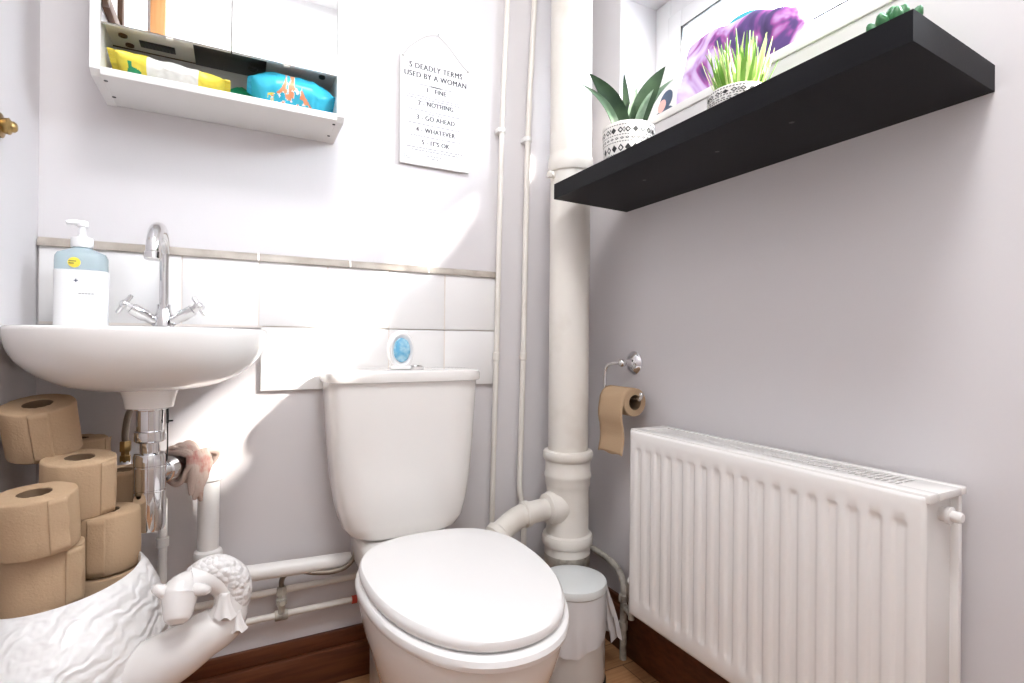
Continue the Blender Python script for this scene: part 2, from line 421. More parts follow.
for lab, z in (('upper of two thin painted pipes running low along the back wall', .256), ('lower of two thin painted pipes running low along the back wall', .199)):
    t = thing('heating_pipe', lab, 'pipe', (-.05, 1.335, z), 'thin pipes low on the back wall')
    MB().tube([(XL+.002, 1.335, z), (.60, 1.335, z+.001)], .0075, 14, smooth=False).build('pipe', 'pipe', t)
    b = MB(); b.box((.004, 1.326, z-.01), (.012, YB, z+.01), .002); b.build('pipe_clip', 'gloss', t)
    if z < .22: MB().cyl((.258, 1.335, z), (.27, 1.335, z), .0095).build('tape', 'red', t)

sv = thing('service_valve', 'old brass service valve with grey braided hose behind toilet', 'valve', (.098, 1.33, .2))
b = MB(); b.lathe([(.011, -.014), (.012, -.012), (.012, .012), (.011, .014)], (.098, 1.335, .199), (1, 0, 0), 18)
b.lathe([(.0085, 0), (.0085, .02), (.0125, .022), (.0125, .034), (.009, .036), (.009, .042), (.012, .044), (.012, .058), (.009, .062)], (.098, 1.33, .205), (0, 0, 1), 6)
b.cyl((.098, 1.33, .236), (.098, 1.31, .236), .006, seg=12); b.build('valve_body', 'dirtypipe', sv)
MB().tube([(.098, 1.33, .262), (.098, 1.329, .282), (.108, 1.322, .298), (.13, 1.31, .305), (.165, 1.295, .300), (.205, 1.285, .299), (.235, 1.283, .306), (.255, 1.285, .33), (.262, 1.285, .38), (.268, 1.285, .41)],
          .0058, 12).build('braided_hose', 'braid', sv)

# ------------------------------------------------------------------ toilet
def superellipse(cx, cy, rx, ryf, ryb, z, n=48, ef=2.2, eb=2.2):
    pts = []
    for k in range(n):
        a = 2*PI*k/n; c, s = math.cos(a), math.sin(a)
        e = eb if s > 0 else ef; ry = ryb if s > 0 else ryf
        pts.append(V(cx + rx*math.copysign(abs(c)**(2/e), c), cy + ry*math.copysign(abs(s)**(2/e), s), z))
    return pts
tx = .357
to = thing('toilet', 'white close-coupled toilet with closed lid against the back wall', 'toilet', (tx, 1.05, 0))
prof = [(.386, .085, .06), (.389, .105, .068), (.399, .128, .075), (.42, .143, .081), (.46, .153, .084), (.52, .162, .086), (.60, .169, .087), (.68, .174, .088), (.748, .178, .089)]
b = MB(); b.loft([superellipse(tx, 1.257, rx, ry, ry, z, 56, 4.5, 6) for z, rx, ry in prof]); b.build('cistern', 'ceramic', to)
b = MB(); b.loft([superellipse(tx, 1.255, rx, ry, ry, z, 56, 4.5, 6) for z, rx, ry in ((.746, .180, .091), (.748, .184, .095), (.752, .185, .096), (.762, .185, .096), (.769, .183, .094), (.772, .178, .09), (.773, .165, .08))])
b.build('cistern_lid', 'ceramic', to)
b = MB(); b.lathe([(.022, .772), (.023, .778), (.021, .780), (.0195, .7785), (.018, .7785), (.0165, .782), (.001, .7825)], (.385, 1.245, 0)); b.build('flush_button', 'chrome', to)
def seat_ring(s, z, dx=0.0):
    pts = []
    n = 72
    for k in range(n):
        a = 2*PI*k/n; c, sn = math.cos(a), math.sin(a)
        if sn > 0: x = .163*math.copysign(abs(c)**(2/2.6), c); y = .175*abs(sn)**(2/2.6)
        else: x = .163*math.copysign(abs(c)**(2/2.15), c); y = -.272*abs(sn)**(2/2.1)
        pts.append(V(tx - .001 + x*s, .905 + y*s, z))
    return pts
b = MB()                                                  # pan
pan = [(.001, .66, .55, 1.05), (.10, .64, .55, 1.05), (.20, .72, .66, 1.03), (.27, .83, .80, 1.0), (.33, .94, .92, .97), (.37, .985, .97, .97), (.388, .985, .975, .97)]
rings = []
for z, sx, sy, back in pan:
    r = seat_ring(1, z)
    rings.append([V(tx + (p.x-tx)*sx, (.91 + (p.y-.91)*sy) if p.y < .91 else .91 + (p.y-.91)*max(sy, .8)*1.15, z) for p in r])
b.loft(rings)
b.box((tx-.075, 1.02, .001), (tx+.075, 1.27, .36), .03, 4); b.box((tx-.105, 1.0, .30), (tx+.105, 1.335, .384), .02, 4)
b.build('pan', 'ceramic', to)
b = MB(); b.loft([seat_ring(s, z) for s, z in ((.96, .389), (1.0, .3905), (1.02, .394), (1.03, .402), (1.02, .409), (1.0, .412), (.97, .4125))]); b.build('seat', 'seat', to)
b = MB(); b.loft([seat_ring(s, z) for s, z in ((.94, .4135), (.965, .414), (.985, .418), (.992, .425), (.985, .431), (.965, .435), (.92, .4362), (.7, .4368), (.3, .437), (.02, .437))]); b.build('seat_lid', 'seat', to)
for s in (-1, 1): MB().cyl((tx+s*.075-.022, 1.085, .405), (tx+s*.075+.022, 1.085, .405), .011, seg=18).build('hinge', 'seat', to)

# air freshener standing on the cistern lid
af = thing('air_freshener', 'white oval air freshener with blue gel on cistern lid', 'air freshener', (.344, 1.225, .773))
b = MB()
def oval_y(cx, y, cz, rx, rz, n=36): return [V(cx+rx*math.cos(2*PI*k/n), y, cz+rz*math.sin(2*PI*k/n)) for k in range(n)]
A0 = (.344, 1.222, .819)
b.loft([oval_y(A0[0], y, A0[2], .031*s, .045*s) for y, s in ((1.238, .8), (1.236, .95), (1.23, 1), (1.216, 1), (1.211, .95), (1.209, .82), (1.212, .70), (1.214, .66))], True, True)
b.box((.321, 1.208, .7735), (.367, 1.24, .783), .004); b.build('case', 'seat', af)
b = MB(); b.loft([oval_y(A0[0], y, A0[2], .0198*s, .029*s) for y, s in ((1.2145, 1), (1.209, .95), (1.206, .75), (1.205, .3))]); b.build('gel_window', 'gel', af)

# ------------------------------------------------------------------ basin
bx = -.145
ba = thing('wash_basin', 'small white wall-hung wash basin in the left corner', 'basin', (bx, 1.36, .70))
def basin_ring(s, z, sb=None, inner=False):
    pts = []; n = 64; sb = s if sb is None else sb
    for k in range(n):
        a = 2*PI*k/n; c, sn = math.cos(a), math.sin(a)
        if sn < 0: x = .201*math.copysign(abs(c)**(2/2.3), c); y = -.20*abs(sn)**(2/2.3)*s
        else: x = .201*math.copysign(abs(c)**(2/5), c); y = .158*abs(sn)**(2/5)*sb
        pts.append(V(bx + x*s, 1.20 + y, z))
    return pts
b = MB()
outer = [(.20, .744, .35), (.34, .7455, .5), (.50, .750, .65), (.64, .759, .8), (.76, .7715, .92), (.86, .7875, .98), (.93, .8045, 1), (.975, .824, 1), (.995, .842, 1), (1.0, .852, 1), (.998, .857, 1), (.985, .8595, 1), (.96, .860, 1), (.93, .8595, .97)]
inner = [(.86, .858), (.83, .852), (.80, .835), (.72, .805), (.58, .785), (.40, .774), (.2, .770), (.05, .769)]
rings = [basin_ring(s, z, sb) for s, z, sb in outer]
for s, z in inner:
    rings.append([V(bx + (p.x-bx)*s, 1.165 + (p.y-1.20)*s*(.8 if p.y < 1.2 else .52), z) for p in basin_ring(1, z)])
b.loft(rings)
b.build('bowl', 'ceramic', ba, sharp=50)
b = MB(); b.lathe([(.046, .750), (.0435, .742), (.041, .735), (.0385, .722), (.0375, .716), (.034, .7145)], (-.139, 1.155, 0)); b.build('waste_boss', 'ceramic', ba)

tp = thing('mixer_tap', 'chrome gooseneck mixer tap with cross handles on the basin', 'tap', (-.132, 1.285, .86))
b = MB(); b.lathe([(.024, .8595), (.024, .864), (.019, .867), (.017, .888), (.0135, .895), (.012, .905)], (-.132, 1.285, 0)); b.build('body', 'chrome', tp)
b = MB(); b.tube([(-.132, 1.285, .90), (-.132, 1.285, 1.0), (-.132, 1.283, 1.02), (-.133, 1.268, 1.045), (-.135, 1.235, 1.056), (-.137, 1.20, 1.045), (-.1385, 1.182, 1.02), (-.139, 1.178, .995)],
                 [.0085, .0085, .009, .0105, .012, .0125, .0125, .0125], 20)
b.lathe([(.0125, 0), (.0142, .002), (.0142, .014), (.0115, .016)], (-.139, 1.1785, 1.003), (0, -.08, -1), 24)
b.lathe([(.0125, 0), (.0125, .012)], (-.132, 1.285, .898), (0, 0, 1)); b.build('spout', 'chrome', tp)
for s in (-1, 1):
    b = MB(); d = V(s*.055, -.018, .036); p = V(-.132+s*.008, 1.283, .872); q = p + d
    b.tube([p, p+d*.35, p+d*.42, p+d*.8, p+d*.82, q], [.010, .0095, .012, .0115, .008, .008], 18, smooth=False)
    dn = d.normalized(); x = dn.orthogonal().normalized(); y = dn.cross(x)
    x, y = (x*math.cos(.6)+y*math.sin(.6)), (y*math.cos(.6)-x*math.sin(.6))
    for w in (x, y):
        b.tube([q-w*.022, q-w*.019, q+w*.019, q+w*.022], [.003, .0042, .0042, .003], 12, smooth=False)
    b.ball(q, .0085, 16, 12); b.build('cross_handle', 'chrome', tp)

# bottle trap
tr = thing('bottle_trap', 'chrome bottle trap hanging under the basin', 'trap', (-.138, 1.155, .49))
b = MB(); b.lathe([(.027, .716), (.027, .712), (.0215, .710), (.0205, .672)], (-.138, 1.155, 0)); b.build('tailpiece', 'chrome', tr)
b = MB(); b.lathe([(.0205, .674), (.0245, .672), (.0245, .656), (.021, .653), (.0155, .651), (.0155, .628)], (-.138, 1.155, 0)); b.build('compression_nut', 'chrome', tr)
b = MB(); b.lathe([(.0155, .634), (.024, .632), (.0255, .628), (.0255, .612), (.0245, .611), (.0245, .609), (.0255, .608), (.0255, .568), (.0245, .567), (.0245, .565), (.0255, .564), (.0252, .50), (.0235, .494), (.018, .492)], (-.138, 1.155, 0))
b.build('cup', 'chrome', tr)
d = V(.05, .085, .002).normalized(); p = V(-.138, 1.155, .592)
b = MB(); b.lathe([(.0165, .015), (.0165, .11)], p, d, 24); b.lathe([(.022, .03), (.0245, .033), (.0245, .05), (.021, .054)], p, d, 24); b.build('outlet', 'chrome', tr)
b = MB(); b.box((-.113, 1.15, .685), (-.109, 1.156, .712), .001); b.box((-.112, 1.149, .688), (-.102, 1.153, .691), .001); b.tube([(-.111, 1.153, .685), (-.111, 1.154, .64), (-.112, 1.155, .615)], .0012, 8); b.build('pop_up_rod', 'rubber', tr)

# tap hose and supply pipe
hs = thing('tap_supply', 'braided tap hose and white supply pipe behind the bottle trap', 'hose', (-.19, 1.325, 0))
MB().tube([(-.155, 1.285, .77), (-.165, 1.29, .74), (-.188, 1.30, .70), (-.198, 1.31, .655), (-.198, 1.312, .628)], .0062, 12).build('braided_hose', 'braid', hs)
b = MB(); b.lathe([(.009, .632), (.0105, .63), (.0105, .612), (.008, .61), (.008, .604), (.010, .602), (.010, .59)], (-.198, 1.312, 0), (0, 0, 1), 6); b.build('brass_nut', 'brass', hs)
MB().tube([(-.198, 1.312, .592), (-.198, 1.312, .545)], .009, 16, smooth=False).build('coupling', 'whitepipe', hs)
b = MB(); b.tube([(-.198, 1.312, .55), (-.197, 1.315, .53), (-.18, 1.32, .515), (-.152, 1.325, .51), (-.138, 1.327, .50), (-.135, 1.328, .48), (-.135, 1.328, .30), (-.135, 1.328, .0)], .0085, 14)
b.lathe([(.0085, .40), (.012, .402), (.012, .42), (.0085, .422)], (-.135, 1.328, 0)); b.build('supply_pipe', 'whitepipe', hs)

# rag tied round the trap outlet
b = MB(); p0 = V(-.098, 1.222, .592); ax = V(.05, .085, .0).normalized(); X = ax.cross(V(0, 0, 1)).normalized()
for f in range(6):
    c = p0 + ax*(f*.0085 - .008); pts = []; rr = []
    for k in range(22):
        a = 2*PI*k/20 + f*.5
        R = .027 + .004*math.sin(3*a+f*1.7) + random.uniform(-.0015, .0015)
        pts.append(c + (X*math.cos(a) + V(0, 0, 1)*math.sin(a)*1.15)*R + ax*.003*math.sin(2*a+f)); rr.append(.0062 + .0022*math.sin(2*a+f*2.1))
    b.tube(pts, rr, 10, 3)
for f, (dx, L) in enumerate(((0, .07), (.010, .082), (.020, .074), (.029, .09), (.036, .066), (.045, .05))):
    q = p0 + ax*(dx-.004) + X*.027 + V(0, 0, .012)
    b.tube([q + V(0, 0, .015), q + X*.006 - V(0, 0, L*.3), q + X*.004*math.sin(f*2) - V(0, 0, L*.65) + ax*.004*math.cos(f), q - V(0, 0, L) + ax*.006*math.sin(f*3)],
           [.004, .0085, .009+.002*(f % 2), .003], 10)
b.tube([p0+ax*.04+X*.026+V(0, 0, .02), p0+ax*.058+X*.034+V(0, 0, .018), p0+ax*.066+X*.034+V(0, 0, .006), p0+ax*.06+X*.03-V(0, 0, .012)], [.005, .009, .007, .002], 10)
tag(b.build('rag', 'rag', base=tuple(p0)), 'pinkish cotton rag knotted around the waste pipe under the basin', 'rag')

# ------------------------------------------------------------------ soap bottle
so = thing('soap_bottle', 'clear pale blue pump soap bottle with white label on basin', 'soap bottle', (-.260, 1.260, .86))
b = MB(); sx, sy = -.260, 1.260
def sb(rx, ry, z, e=3): return superellipse(sx, sy, rx, ry, ry, z, 40, e, e)
b.loft([sb(.037, .024, .8605), sb(.0395, .0265, .863), sb(.040, .027, .87), sb(.040, .027, .985), sb(.0395, .0265, .993), sb(.036, .024, 1.000), sb(.026, .019, 1.005, 2.4), sb(.016, .0155, 1.009, 2), sb(.0135, .0135, 1.012, 2), sb(.0135, .0135, 1.016, 2)])
b.build('bottle', 'bottle', so)
b = MB()
for z0, z1 in ((.8635, .967),): b.loft([sb(.0404, .0274, z0), sb(.0406, .0276, z0+.002), sb(.0406, .0276, z1)], False, False)
lab = b.build('bottle_label', 'label', so)
b = MB(); yy = sy-.0279
b.use(0).lathe([(.0095, 0), (.0095, .0006), (.001, .0008)], (sx-.006, sy-.0271, .980), (0, -1, 0), 24)
b.use(1)
for k, w in enumerate((.011, .008)): b.box((sx-.014, sy-.0284, .9815-.004*k), (sx-.014+w, sy-.0278, .983-.004*k))
b.build('sticker', ['yellow', 'ink'], so)
b = MB(); b.box((sx-.006, yy-.0006, .946), (sx+.0, yy, .9475)); b.box((sx-.0038, yy-.0006, .9437), (sx-.0023, yy, .9498)); b.build('cross_emblem', 'navy', so)
b = MB()
for k in range(5): b.box((sx+.001+k*.0047, yy-.0004, .922), (sx+.0047+k*.0047, yy, .9235))
b.build('printed_text', 'faint', so)
b = MB(); b.lathe([(.0165, 1.011), (.0172, 1.013), (.0172, 1.028), (.016, 1.030), (.008, 1.031), (.0075, 1.034), (.0055, 1.035), (.0055, 1.05), (.009, 1.051), (.0095, 1.056), (.009, 1.061), (.001, 1.062)], (sx, sy, 0))
b.tube([(sx+.004, sy, 1.0575), (sx-.012, sy-.006, 1.0575), (sx-.022, sy-.010, 1.0555)], [.0055, .005, .0035], 14); b.build('pump', 'label', so)

# ------------------------------------------------------------------ mirrored cabinet
ca = thing('mirror_cabinet', 'white mirrored wall cabinet with an open shelf beneath', 'cabinet', (-.015, 1.36, 1.325))
CX0, CX1, CY, CT = -.242, .208, 1.208, 1.95
for x0, x1 in ((CX0, CX0+.016), (CX1-.016, CX1)):
    b = MB(); b.prism([(x0, CY, 1.335), (x0, CY+.012, 1.3255), (x0, YB, 1.3255), (x0, YB, CT), (x0, CY, CT)], (x1-x0, 0, 0)); b.build('side_panel', 'cabinet', ca)
MB().box((CX0+.016, YB-.006, 1.34), (CX1-.016, YB, CT)).build('back_panel', 'cabinet', ca)
b = MB(); b.box((CX0+.0155, CY+.001, 1.326), (CX1-.0155, YB-.001, 1.341), .0015); bs = b.build('shelf_board', 'cabinet', ca); sub_base(bs, ca)
for x in (CX0+.02, CX1-.018):
    for y in (1.235, 1.31): MB().lathe([(.0035, 0), (.003, -.0012), (.001, -.0014)], (x, y, 1.326), (0, 0, 1), 14).build('screw', 'dark', bs)
b = MB(); b.use(0).box((CX0+.016, CY+.002, 1.432), (-.082, 1.315, 1.446), .001); b.use(1).box((CX0+.016, 1.315, 1.4315), (.052, 1.319, 1.4465))
b.use(2).box((.052, CY+.002, 1.432), (CX1-.016, 1.353, 1.446)); b.use(0).box((-.082, CY+.002, 1.434), (.052, 1.315, 1.446))
bt = b.build('cabinet_floor', ['cream', 'brown', 'cabinet'], ca); sub_base(bt, ca)
for x, y in ((-.201, 1.262), (-.195, 1.297)): MB().lathe([(.0075, 0), (.0075, -.003), (.005, -.004), (.003, -.002), (.001, -.002)], (x, y, 1.432), (0, 0, 1), 20).build('knob', 'brown', bt)
b = MB(); b.use(0).box((-.176, 1.267, 1.4295), (-.116, 1.292, 1.4325), .0008); b.use(1)
for k in range(9): b.box((-.172+.006*k, 1.27, 1.4288), (-.169+.006*k, 1.289, 1.4296))
b.build('vent_grille', ['dark', 'ink'], bt)
b = MB(); b.box((-.082, CY+.02, 1.4285), (.052, 1.316, 1.4345), .0015); b.lathe([(.010, 0), (.0095, -.003), (.006, -.0035), (.005, -.002), (.001, -.002)], (.026, 1.275, 1.4285), (0, 0, 1), 24); b.build('shaver_socket', 'dark', bt)
MB().lathe([(.007, 0), (.0065, -.004), (.003, -.006)], (.165, 1.245, 1.432), (0, 0, 1), 16).build('door_catch', 'dark', bt)
for x0, x1 in ((CX0+.018, -.0145), (-.0125, CX1-.018)):
    b = MB(); b.box((x0, CY-.004, 1.420), (x1, CY+.002, CT-.02)); dr = b.build('cabinet_door', 'cabinet', ca); sub_base(dr, ca)
    MB().box((x0+.0006, CY-.007, 1.4205), (x1-.0006, CY-.004, CT-.021)).build('mirror_glass', 'mirror', dr)
    MB().box(((x0+x1)/2-.006, CY-.0055, 1.4165), ((x0+x1)/2+.006, CY+.002, 1.421), .001).build('finger_pull', 'cream', dr)

def packet(name, label, mats, c, L, Wd, H, rot, colour, nu=130, nv=84, crimp=.05, pinch=0.0):
    """a soft plastic pack: pillow with crimped ends"""
    b = MB(); R = Matrix.Rotation(rot[2], 3, 'Z') @ Matrix.Rotation(rot[1], 3, 'Y') @ Matrix.Rotation(rot[0], 3, 'X')
    rings = []
    for i in range(nu+1):
        u = i/nu; e = min(u, 1-u)
        t = min(1, max(0, (e-crimp)/.16)); t = math.sin(t*PI/2)**.8
        h = max(H*t, .0012); w = Wd*(1 - .1*t)*(1 - pinch*(1 - min(1, e/.3)**.7))
        ring = []
        for k in range(nv):
            a = 2*PI*k/nv; ca_, sa = math.cos(a), math.sin(a)
            y = w/2*math.copysign(abs(ca_)**.8, ca_); z = h/2*math.copysign(abs(sa)**.85, sa)
            cr = noise.noise(V(u*9, a*1.3, L*50))*.004*t + noise.noise(V(u*22, a*3, L*30))*.0018*t
            if e < crimp: z += .0012*math.sin(k*1.5)
            ring.append(V((u-.5)*L, y*(1+cr*8), z + cr))
        rings.append(ring)
    rv = b.loft(rings)
    b.bm.faces.ensure_lookup_table()
    for f in b.bm.faces:
        cc = f.calc_center_median(); f.material_index = colour(cc.x/L, cc.y/Wd, cc.z/H)
    lo = 1e9
    for v in b.bm.verts: v.co = R @ v.co; lo = min(lo, v.co.z)
    for v in b.bm.verts: v.co += V(c[0], c[1], c[2]-lo)
    return tag(b.build(name, mats, base=c), label, 'wipes packet', 'packets on the cabinet shelf')
def col_y(x, y, z):
    if (x+.30)**2/.004 + (y+.06)**2/.05 < 1 or (abs(x+.33) < .015 and -.4 < y < .1): return 2
    if x < -.2 or x > .22: return 0
    if abs(x-.19) < .025 and abs(y) < .2: return 3
    return 1
packet('wipes_packet', 'yellow and white wipes packet with green print, left on shelf', ['yellow', 'whitepk', 'green', 'ink'], (-.118, 1.268, 1.341), .205, .088, .036, (-.22, .07, .0), col_y)
def col_g(x, y, z): return 1 if abs(x) < .08 and abs(y) < .12 else 0
packet('wipes_packet', 'dark green packet half hidden behind the turquoise one', ['green', 'yellow'], (.030, 1.305, 1.341), .115, .05, .045, (-.3, 0, .1), col_g)
def col_b(x, y, z):
    n = noise.noise(V(x*11+3, y*5, 1)) + .55*noise.noise(V(x*24, y*11, 4))
    d = abs(x+.02)/.24 + abs(y+.05)/.62
    if d < 1 and n > -.05: return 1 if n > .06 else 3
    if abs(x-.2) < .15 and abs(y-.15) < .12 and n > 0: return 2
    if abs(x+.24) < .04 and abs(y) < .2 and n > -.1: return 2
    return 0
packet('wipes_packet', 'turquoise packet with orange print, right end of cabinet shelf', ['blue', 'orange', 'yellow', 'whitepk'], (.106, 1.252, 1.341), .182, .085, .062, (-.5, .06, -.02), col_b, pinch=.6)

# ------------------------------------------------------------------ hanging sign
sg = thing('hanging_sign', 'white hanging plaque of five deadly terms on the back wall', 'sign', (.470, 1.352, 1.307))
S0, S1, Z0, Z1, SY = .3725, .5665, 1.307, 1.591, 1.349
MB().box((S0, SY, Z0), (S1, YB-.003, Z1), .0012).build('board', 'board', sg)
b = MB(); ys = SY-.0004; mx = (S0+S1)/2
def line(s, z, size, off=0.0):
    for k in range(3 if off else 2): text_bm(b, s, size, (mx + .0007*(k-.5), ys - .00005*k, z), (.87, 0, 0), (0, 0, 1))
def dashes(z, w, h=.0022):
    x = mx - w/2; y = ys
    while x < mx + w/2:
        d = random.uniform(.004, .012); x1 = min(x+d, mx+w/2); b.quad((x, y, z), (x1, y, z), (x1, y, z+h), (x, y, z+h)); x = x1 + .0022
b.use(0)
line('5 DEADLY TERMS', 1.561, .0205, .0007); line('USED BY A WOMAN', 1.538, .0205, .0007)
for w in (.10, .03): b.quad((mx-w/2, ys, 1.5205-(.0004 if w > .05 else .0013)), (mx+w/2, ys, 1.5205-(.0004 if w > .05 else .0013)), (mx+w/2, ys, 1.5215+(0 if w > .05 else .001)), (mx-w/2, ys, 1.5215+(0 if w > .05 else .001)))
for s, z in (('1 - FINE', 1.5035), ('2 - NOTHING', 1.466), ('3 - GO AHEAD', 1.428), ('4 - WHATEVER', 1.395), ("5 - IT'S OK", 1.363)): line(s, z, .0175, .0009)
b.use(1)
for z, w in ((1.4885, .15), (1.482, .16), (1.4755, .09), (1.451, .15), (1.4445, .04), (1.415, .15), (1.383, .14), (1.352, .16), (1.345, .13), (1.333, .05), (1.326, .02)): dashes(z, w)
for sx_, sz_ in ((1, 1), (-1, 1), (-1, -1)):
    xx = mx + sx_*.085; zz = (Z0+Z1)/2 + sz_*.128
    for d in (0, .004):
        b.quad((xx-sx_*d, ys, zz-sz_*d), (xx-sx_*(.022-d), ys, zz-sz_*d), (xx-sx_*(.022-d), ys, zz-sz_*(d+.0012)), (xx-sx_*d, ys, zz-sz_*(d+.0012)))
        b.quad((xx-sx_*d, ys, zz-sz_*d), (xx-sx_*d, ys, zz-sz_*(.022-d)), (xx-sx_*(d+.0012), ys, zz-sz_*(.022-d)), (xx-sx_*(d+.0012), ys, zz-sz_*d))
b.build('lettering', ['ink', 'faint'], sg, normals=False)
b = MB(); nail = (.474, 1.352, 1.664)
b.tube([(S0+.006, SY-.001, Z1-.004), (.40, SY-.001, 1.617), (.44, SY-.002, 1.650), nail], .0009, 8); b.tube([nail, (.502, SY-.002, 1.640), (.54, SY-.001, 1.603), (S1-.004, SY-.001, Z1-.005)], .0009, 8)
for x in (S0+.006, S1-.005): b.ball((x, SY-.001, Z1-.005), .003, 12, 8)
b.build('twine', 'string', sg)
MB().cyl((nail[0], YB, nail[2]), (nail[0], 1.346, nail[2]), .0016, .0022, 10).build('nail', 'chrome', sg)

# ------------------------------------------------------------------ brass knob, frame on the left wall
kn = thing('brass_knob', 'small turned brass knob on the left wall at frame edge', 'knob', (XL, 1.165, 1.19))
MB().lathe([(.02, -.001), (.02, .004), (.012, .006), (.013, .011), (.0135, .014), (.009, .017), (.009, .020), (.0065, .023), (.004, .024)], (XL, 1.16, 1.19), (1, 0, 0), 24).build('turned_brass', 'brass', kn)
pf = thing('picture_frame', 'dark brown wooden frame on the left wall, seen in the mirror', 'frame', (XL, .40, 1.80))
b = MB()
for y0, y1, z0, z1 in ((.30, .335, 1.79, 2.2), (.52, .555, 1.79, 2.2), (.335, .52, 1.79, 1.825), (.335, .52, 2.165, 2.2)): b.box((XL, y0, z0), (XL+.02, y1, z1), .003)
b.build('moulding', 'brown', pf); MB().box((XL, .335, 1.825), (XL+.006, .52, 2.165)).build('mount', 'board', pf)

# ------------------------------------------------------------------ shelf and plants
SX0, SY0, SY1, SZ0, SZ1 = .710, .334, 1.133, 1.203, 1.2412
sh = thing('floating_shelf', 'thick matt black floating shelf on the right wall', 'shelf', (XR, .74, SZ0))
MB().prism([(SX0, SY0, SZ0), (XR, SY0+.012, SZ0), (XR, SY1+.012, SZ0), (SX0, SY1, SZ0)], (0, 0, SZ1-SZ0)).build('shelf_board', 'black', sh)
for y in (.55, .70, .90): MB().lathe([(.004, 0), (.004, -.0006), (.002, -.0004)], (.80, y, SZ0), (0, 0, 1), 12).build('screw_plug', 'dark', sh)

def pot(cx, cy, r, h, parent):
    b = MB(); z0 = SZ1 + .0005
    prof = [(r*.80, 0), (r*.86, .002), (r*.9, h*.15), (r*.985, h*.6), (r, h*.9), (r, h-.001), (r*.985, h), (r*.95, h), (r*.93, h-.003), (r*.92, h*.85), (r*.02, h*.84)]
    b.lathe(prof, (cx, cy, z0), (0, 0, 1), 56)
    def R(z):
        t = z/h; return (r*(.9 + .085*(t-.15)/.45) if t < .6 else r*(.985+.015*(t-.6)/.3)) + .0005
    b.use(1)
    def P(a, z): q = R(z); return V(cx+q*math.cos(a), cy+q*math.sin(a), z0+z)
    def patch(a0, a1, z0_, z1_): b.quad(P(a0, z0_), P(a1, z0_), P(a1, z1_), P(a0, z1_))
    def diamond(a, z, da, dz, hole=.55):
        o = [P(a-da, z), P(a, z-dz), P(a+da, z), P(a, z+dz)]
        if hole <= 0: b.quad(*o); return
        i = [P(a-da*hole, z), P(a, z-dz*hole), P(a+da*hole, z), P(a, z+dz*hole)]
        for k in range(4): b.quad(o[k], o[(k+1) % 4], i[(k+1) % 4], i[k])
    N = 22
    for zf in (.90, .66, .50, .22):
        for k in range(60): a = 2*PI*k/60; patch(a, a+2*PI/60*.62, h*zf, h*zf+.0016)
    for k in range(N):
        a = 2*PI*k/N
        diamond(a, h*.78, PI/N*.80, h*.075, .5 if k % 3 else .0)
        if k % 2: diamond(a+PI/N, h*.815, PI/N*.3, h*.03, .4); diamond(a+PI/N, h*.745, PI/N*.3, h*.03, .4)
        diamond(a, h*.36, PI/N*.85, h*.09, .55 if k % 2 else 0)
    for k in range(30):
        a = 2*PI*k/30; diamond(a, h*.585, PI/30*.8, h*.03, .45)
    p = b.build('pot', ['pot', 'potink'], parent, normals=False)
    MB().lathe([(r*.9, 0), (r*.9, .001), (r*.5, .004), (.001, .005)], (cx, cy, z0+h*.86), (0, 0, 1), 32).build('soil', 'soil', parent)
    return z0 + h*.86

def leaf(mb, base, tip, width, bend, side=None, n=14, thick=.0016, fold=.25):
    """a pointed strap leaf from base to tip, bulging by bend"""
    base, tip = V(*base), V(*tip); d = tip - base
    s = side if side is not None else d.cross(V(0, 0, 1))
    s = s.normalized() if s.length > 1e-4 else V(1, 0, 0)
    nrm = s.cross(d).normalized(); rings = []
    for i in range(n+1):
        t = i/n; c = base + d*t + V(*bend)*(4*t*(1-t))
        w = width*(.65 + .9*t - .55*t*t)*(1 - t**2.6) + .0004
        f = w*fold
        rings.append([c - s*w + nrm*f, c + nrm*thick*.0, c + s*w + nrm*f, c + s*w*.98 + nrm*(f+thick), c + nrm*thick, c - s*w*.98 + nrm*(f+thick)])
    mb.loft(rings)

cam_right = V(.886, -.464, 0)
PG = 'potted plants on the black shelf'
p1 = thing('potted_plant', 'dark green spiky leaved plant in patterned pot, left on shelf', 'plant', (.80, .955, SZ1), PG)
zs = pot(.80, .955, .059, .092, p1)
def around(px, pz, k=1.0): return V(.80, .955, zs) + cam_right*px + V(0, 0, pz)
for px, pz, bx0, w, dep, m in ((-.094, .135, -.012, .027, -.015, 'leaf'), (.078, .150, .012, .027, -.02, 'leaf'), (-.006, .160, -.002, .010, .03, 'leaf'), (.105, .135, .022, .010, .01, 'leaf2'),
                            (-.115, .103, -.022, .010, -.03, 'leaf2'), (.022, .118, .004, .013, .02, 'leaf2'), (.05, .095, .015, .010, -.025, 'leaf2'), (-.05, .09, -.01, .010, .04, 'leaf')):
    b = MB(); bs = around(bx0, 0); tip = around(px, pz) + V(.464, .886, 0)*dep
    tip.y = min(tip.y, 1.12); tip.x = min(tip.x, .94)
    leaf(b, bs, tip, w, cam_right*(px*-.10) + V(0, 0, abs(px)*.12), side=cam_right*.95 + V(0, 0, -px*2.2))
    b.build('leaf', m, p1)
p2 = thing('potted_plant', 'bright green grass plant in patterned pot, middle of shelf', 'plant', (.80, .652, SZ1), PG)
zs = pot(.80, .655, .052, .049, p2)
b = MB()
